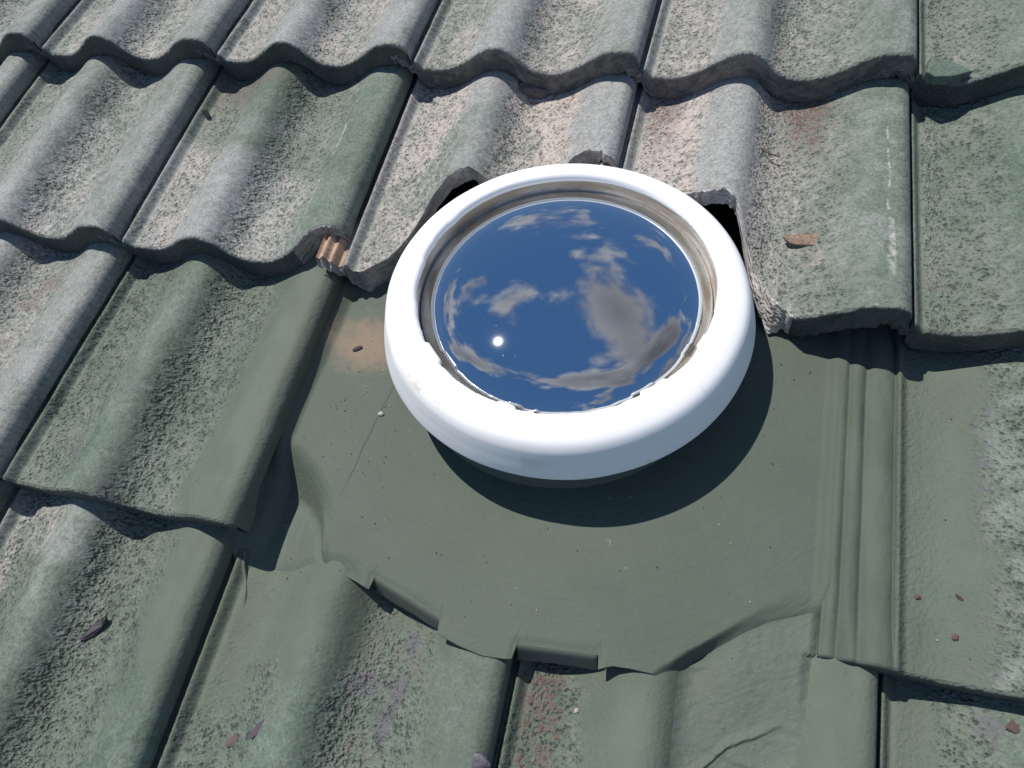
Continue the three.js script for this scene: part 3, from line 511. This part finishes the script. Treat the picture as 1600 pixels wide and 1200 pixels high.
put('mortar_lump', lump(12, 0.019, 0.010, 0.011, 4, 0.6), grainy([.19, .165, .155], 12), 0.452, -0.001, 0.004, 'grey brown mortar lump squeezed under the top course above the skylight', 'mortar');
put('mortar_clump', lump(15, 0.0045, 0.012, 0.005, 3, 0.7), grainy([.27, .20, .18], 15), 0.9035, 0.018, 0.001, 'pinkish dirt clump in the side joint at the top right', 'dirt clump');
put('plastic_scrap', flake(21, 0.015, 0.0042, 0.0022, 0.002, 1.0), std([.025, .02, .03], 0.6), 0.159, -0.757, 0.001, 'black crumpled scrap on the tile at lower left', 'scrap');
for (const [x, y, a, b, t, label] of [
  [0.927, -0.567, 0.0036, 0.0034, 0.4, 'small reddish chip on the coated strip, left one of the upper pair at right'],
  [0.959, -0.561, 0.0060, 0.0026, -0.6, 'reddish brown splinter chip, right one of the upper pair at right'],
  [0.955, -0.595, 0.0046, 0.0042, 0.9, 'pinkish chip just above the lower right tile nose'],
  [0.9985, -0.655, 0.0075, 0.0080, 0.2, 'largest pink stone chip at the right edge below the tile nose'],
]) put('stone_chip', lump(Math.round(x * 1000), a * 0.66, b * 0.56, 0.0022, 2, 0.75).rotateZ(t), grainy([.21, .135, .115], 30), x, y, 0.0006, label, 'stone chip', 'stone chips at the right edge');
put('pale_pebble', lump(44, 0.0021, 0.0026, 0.0018, 2, 0.7), std([.42, .36, .32]), 0.658, -0.721, 0.001, 'single pale pebble on the tile below the right folded tab', 'pebble');
put('dry_leaf', flake(51, 0.0095, 0.0030, 0.0008, 0.001, 1.15), std([.085, .065, .085]), 0.383, -0.801, 0.0006, 'dark purple oval leaf bit at the bottom, right one of two', 'leaf');
put('dry_leaf', flake(53, 0.0070, 0.0034, 0.0008, 0.001, 0.9), std([.12, .085, .085]), 0.354, -0.818, 0.0006, 'brownish oval leaf bit at the bottom, left one of two', 'leaf');
put('joint_chip', lump(57, 0.0035, 0.0045, 0.011, 2, 0.4), grainy([.22, .19, .18], 57), -0.004, -0.079, 0.004, 'small upright chip stuck in the joint left of the broken corner tile', 'chip');
put('coat_blob', lump(59, 0.011, 0.008, 0.0014, 3, 0.5), std([.042, .036, .055], 0.5), 0.588, -0.779, 0.0005, 'dark violet paint blob on the joint at the bottom edge', 'paint blob');
put('bent_leaf', flake(61, 0.0050, 0.0020, 0.0010, 0.0006, 0.6), std([.05, .045, .04]), 0.337, -0.403, 0.0006, 'tiny dark bent leaf on the dusty patch left of the skylight', 'leaf');
put('small_stone', lump(63, 0.0032, 0.0028, 0.0022, 2), std([.4, .39, .36]), 0.394, -0.479, 0.001, 'tiny white stone on the flashing left of the rim', 'pebble');
{ // strand of coating pulled down from the tile corner
  const P = [[.289, -.648], [.291, -.662], [.297, -.676], [.303, -.690], [.306, -.703]].map(([x, y], i) => new THREE.Vector3(x, y, ground(x, y) + [0.003, 0.0015, 0.0002, -0.0004, -0.0018][i]));
  part(flashing, 'coating_strand', new THREE.TubeGeometry(new THREE.CatmullRomCurve3(P), 40, 0.0021, 10), std([.094, .110, .092], 0.6));
}
{ // loose grit, nobody could count it
  const geo = lump(71, 1, 1, 0.7, 0, 0.3);
  for (const [name, count, col, label, seed, s0, s1] of [['dark_grit', 290, [.05, .046, .042], 'fine dark grit strewn over the flashing and tiles', 5, 0.0004, 0.0011], ['pale_grit', 80, [.36, .31, .27], 'fine pale grit strewn over the flashing and tiles', 6, 0.0004, 0.0012]]) {
    const r = rng(seed), m = shade(new THREE.InstancedMesh(geo, std(col), count)), q = new THREE.Quaternion(), v = new THREE.Vector3(), sc = new THREE.Vector3(), mt = new THREE.Matrix4(), e = new THREE.Euler();
    for (let i = 0; i < count; i++) {
      let x, y; const k = r();
      if (k < 0.62) { x = 0.31 + r() * 0.53; y = -0.66 + r() * 0.33; if (r() < 0.35) { x = 0.33 + r() * 0.09; y = -0.55 + r() * 0.17; } } else { x = -0.05 + r() * 1.05; y = -0.85 + r() * 0.93; }
      const sz = s0 + (s1 - s0) * Math.pow(r(), 2.2); const z = ground(x, y);
      e.set(r() * 6, r() * 6, r() * 6); q.setFromEuler(e); v.set(x, y, z + sz * 0.3); sc.set(sz * (0.8 + r() * 0.8), sz, sz); mt.compose(v, q, sc); m.setMatrixAt(i, mt);
    }
    m.name = name; m.position.copy(W3(0, 0, 0)); m.quaternion.copy(ROOFQ); scene.add(m); tag(m, label, 'grit', null, 'stuff');
  }
}

// ------------------------------------------------------------------ ground far below
{
  const g = new THREE.PlaneGeometry(600, 600, 40, 40); g.rotateX(-Math.PI / 2);
  const m = shade(new THREE.Mesh(g, std([.11, .12, .07], 0.95))); m.name = 'ground'; m.userData.kind = 'structure'; scene.add(m);
}

const renderer = new THREE.WebGLRenderer({ antialias: true });
renderer.toneMapping = THREE.LinearToneMapping; renderer.toneMappingExposure = EXPOSURE;
renderer.outputColorSpace = THREE.SRGBColorSpace;
renderer.shadowMap.enabled = true; renderer.shadowMap.type = THREE.PCFSoftShadowMap;
renderer.setSize(1024, 768);
renderer.render(scene, camera);
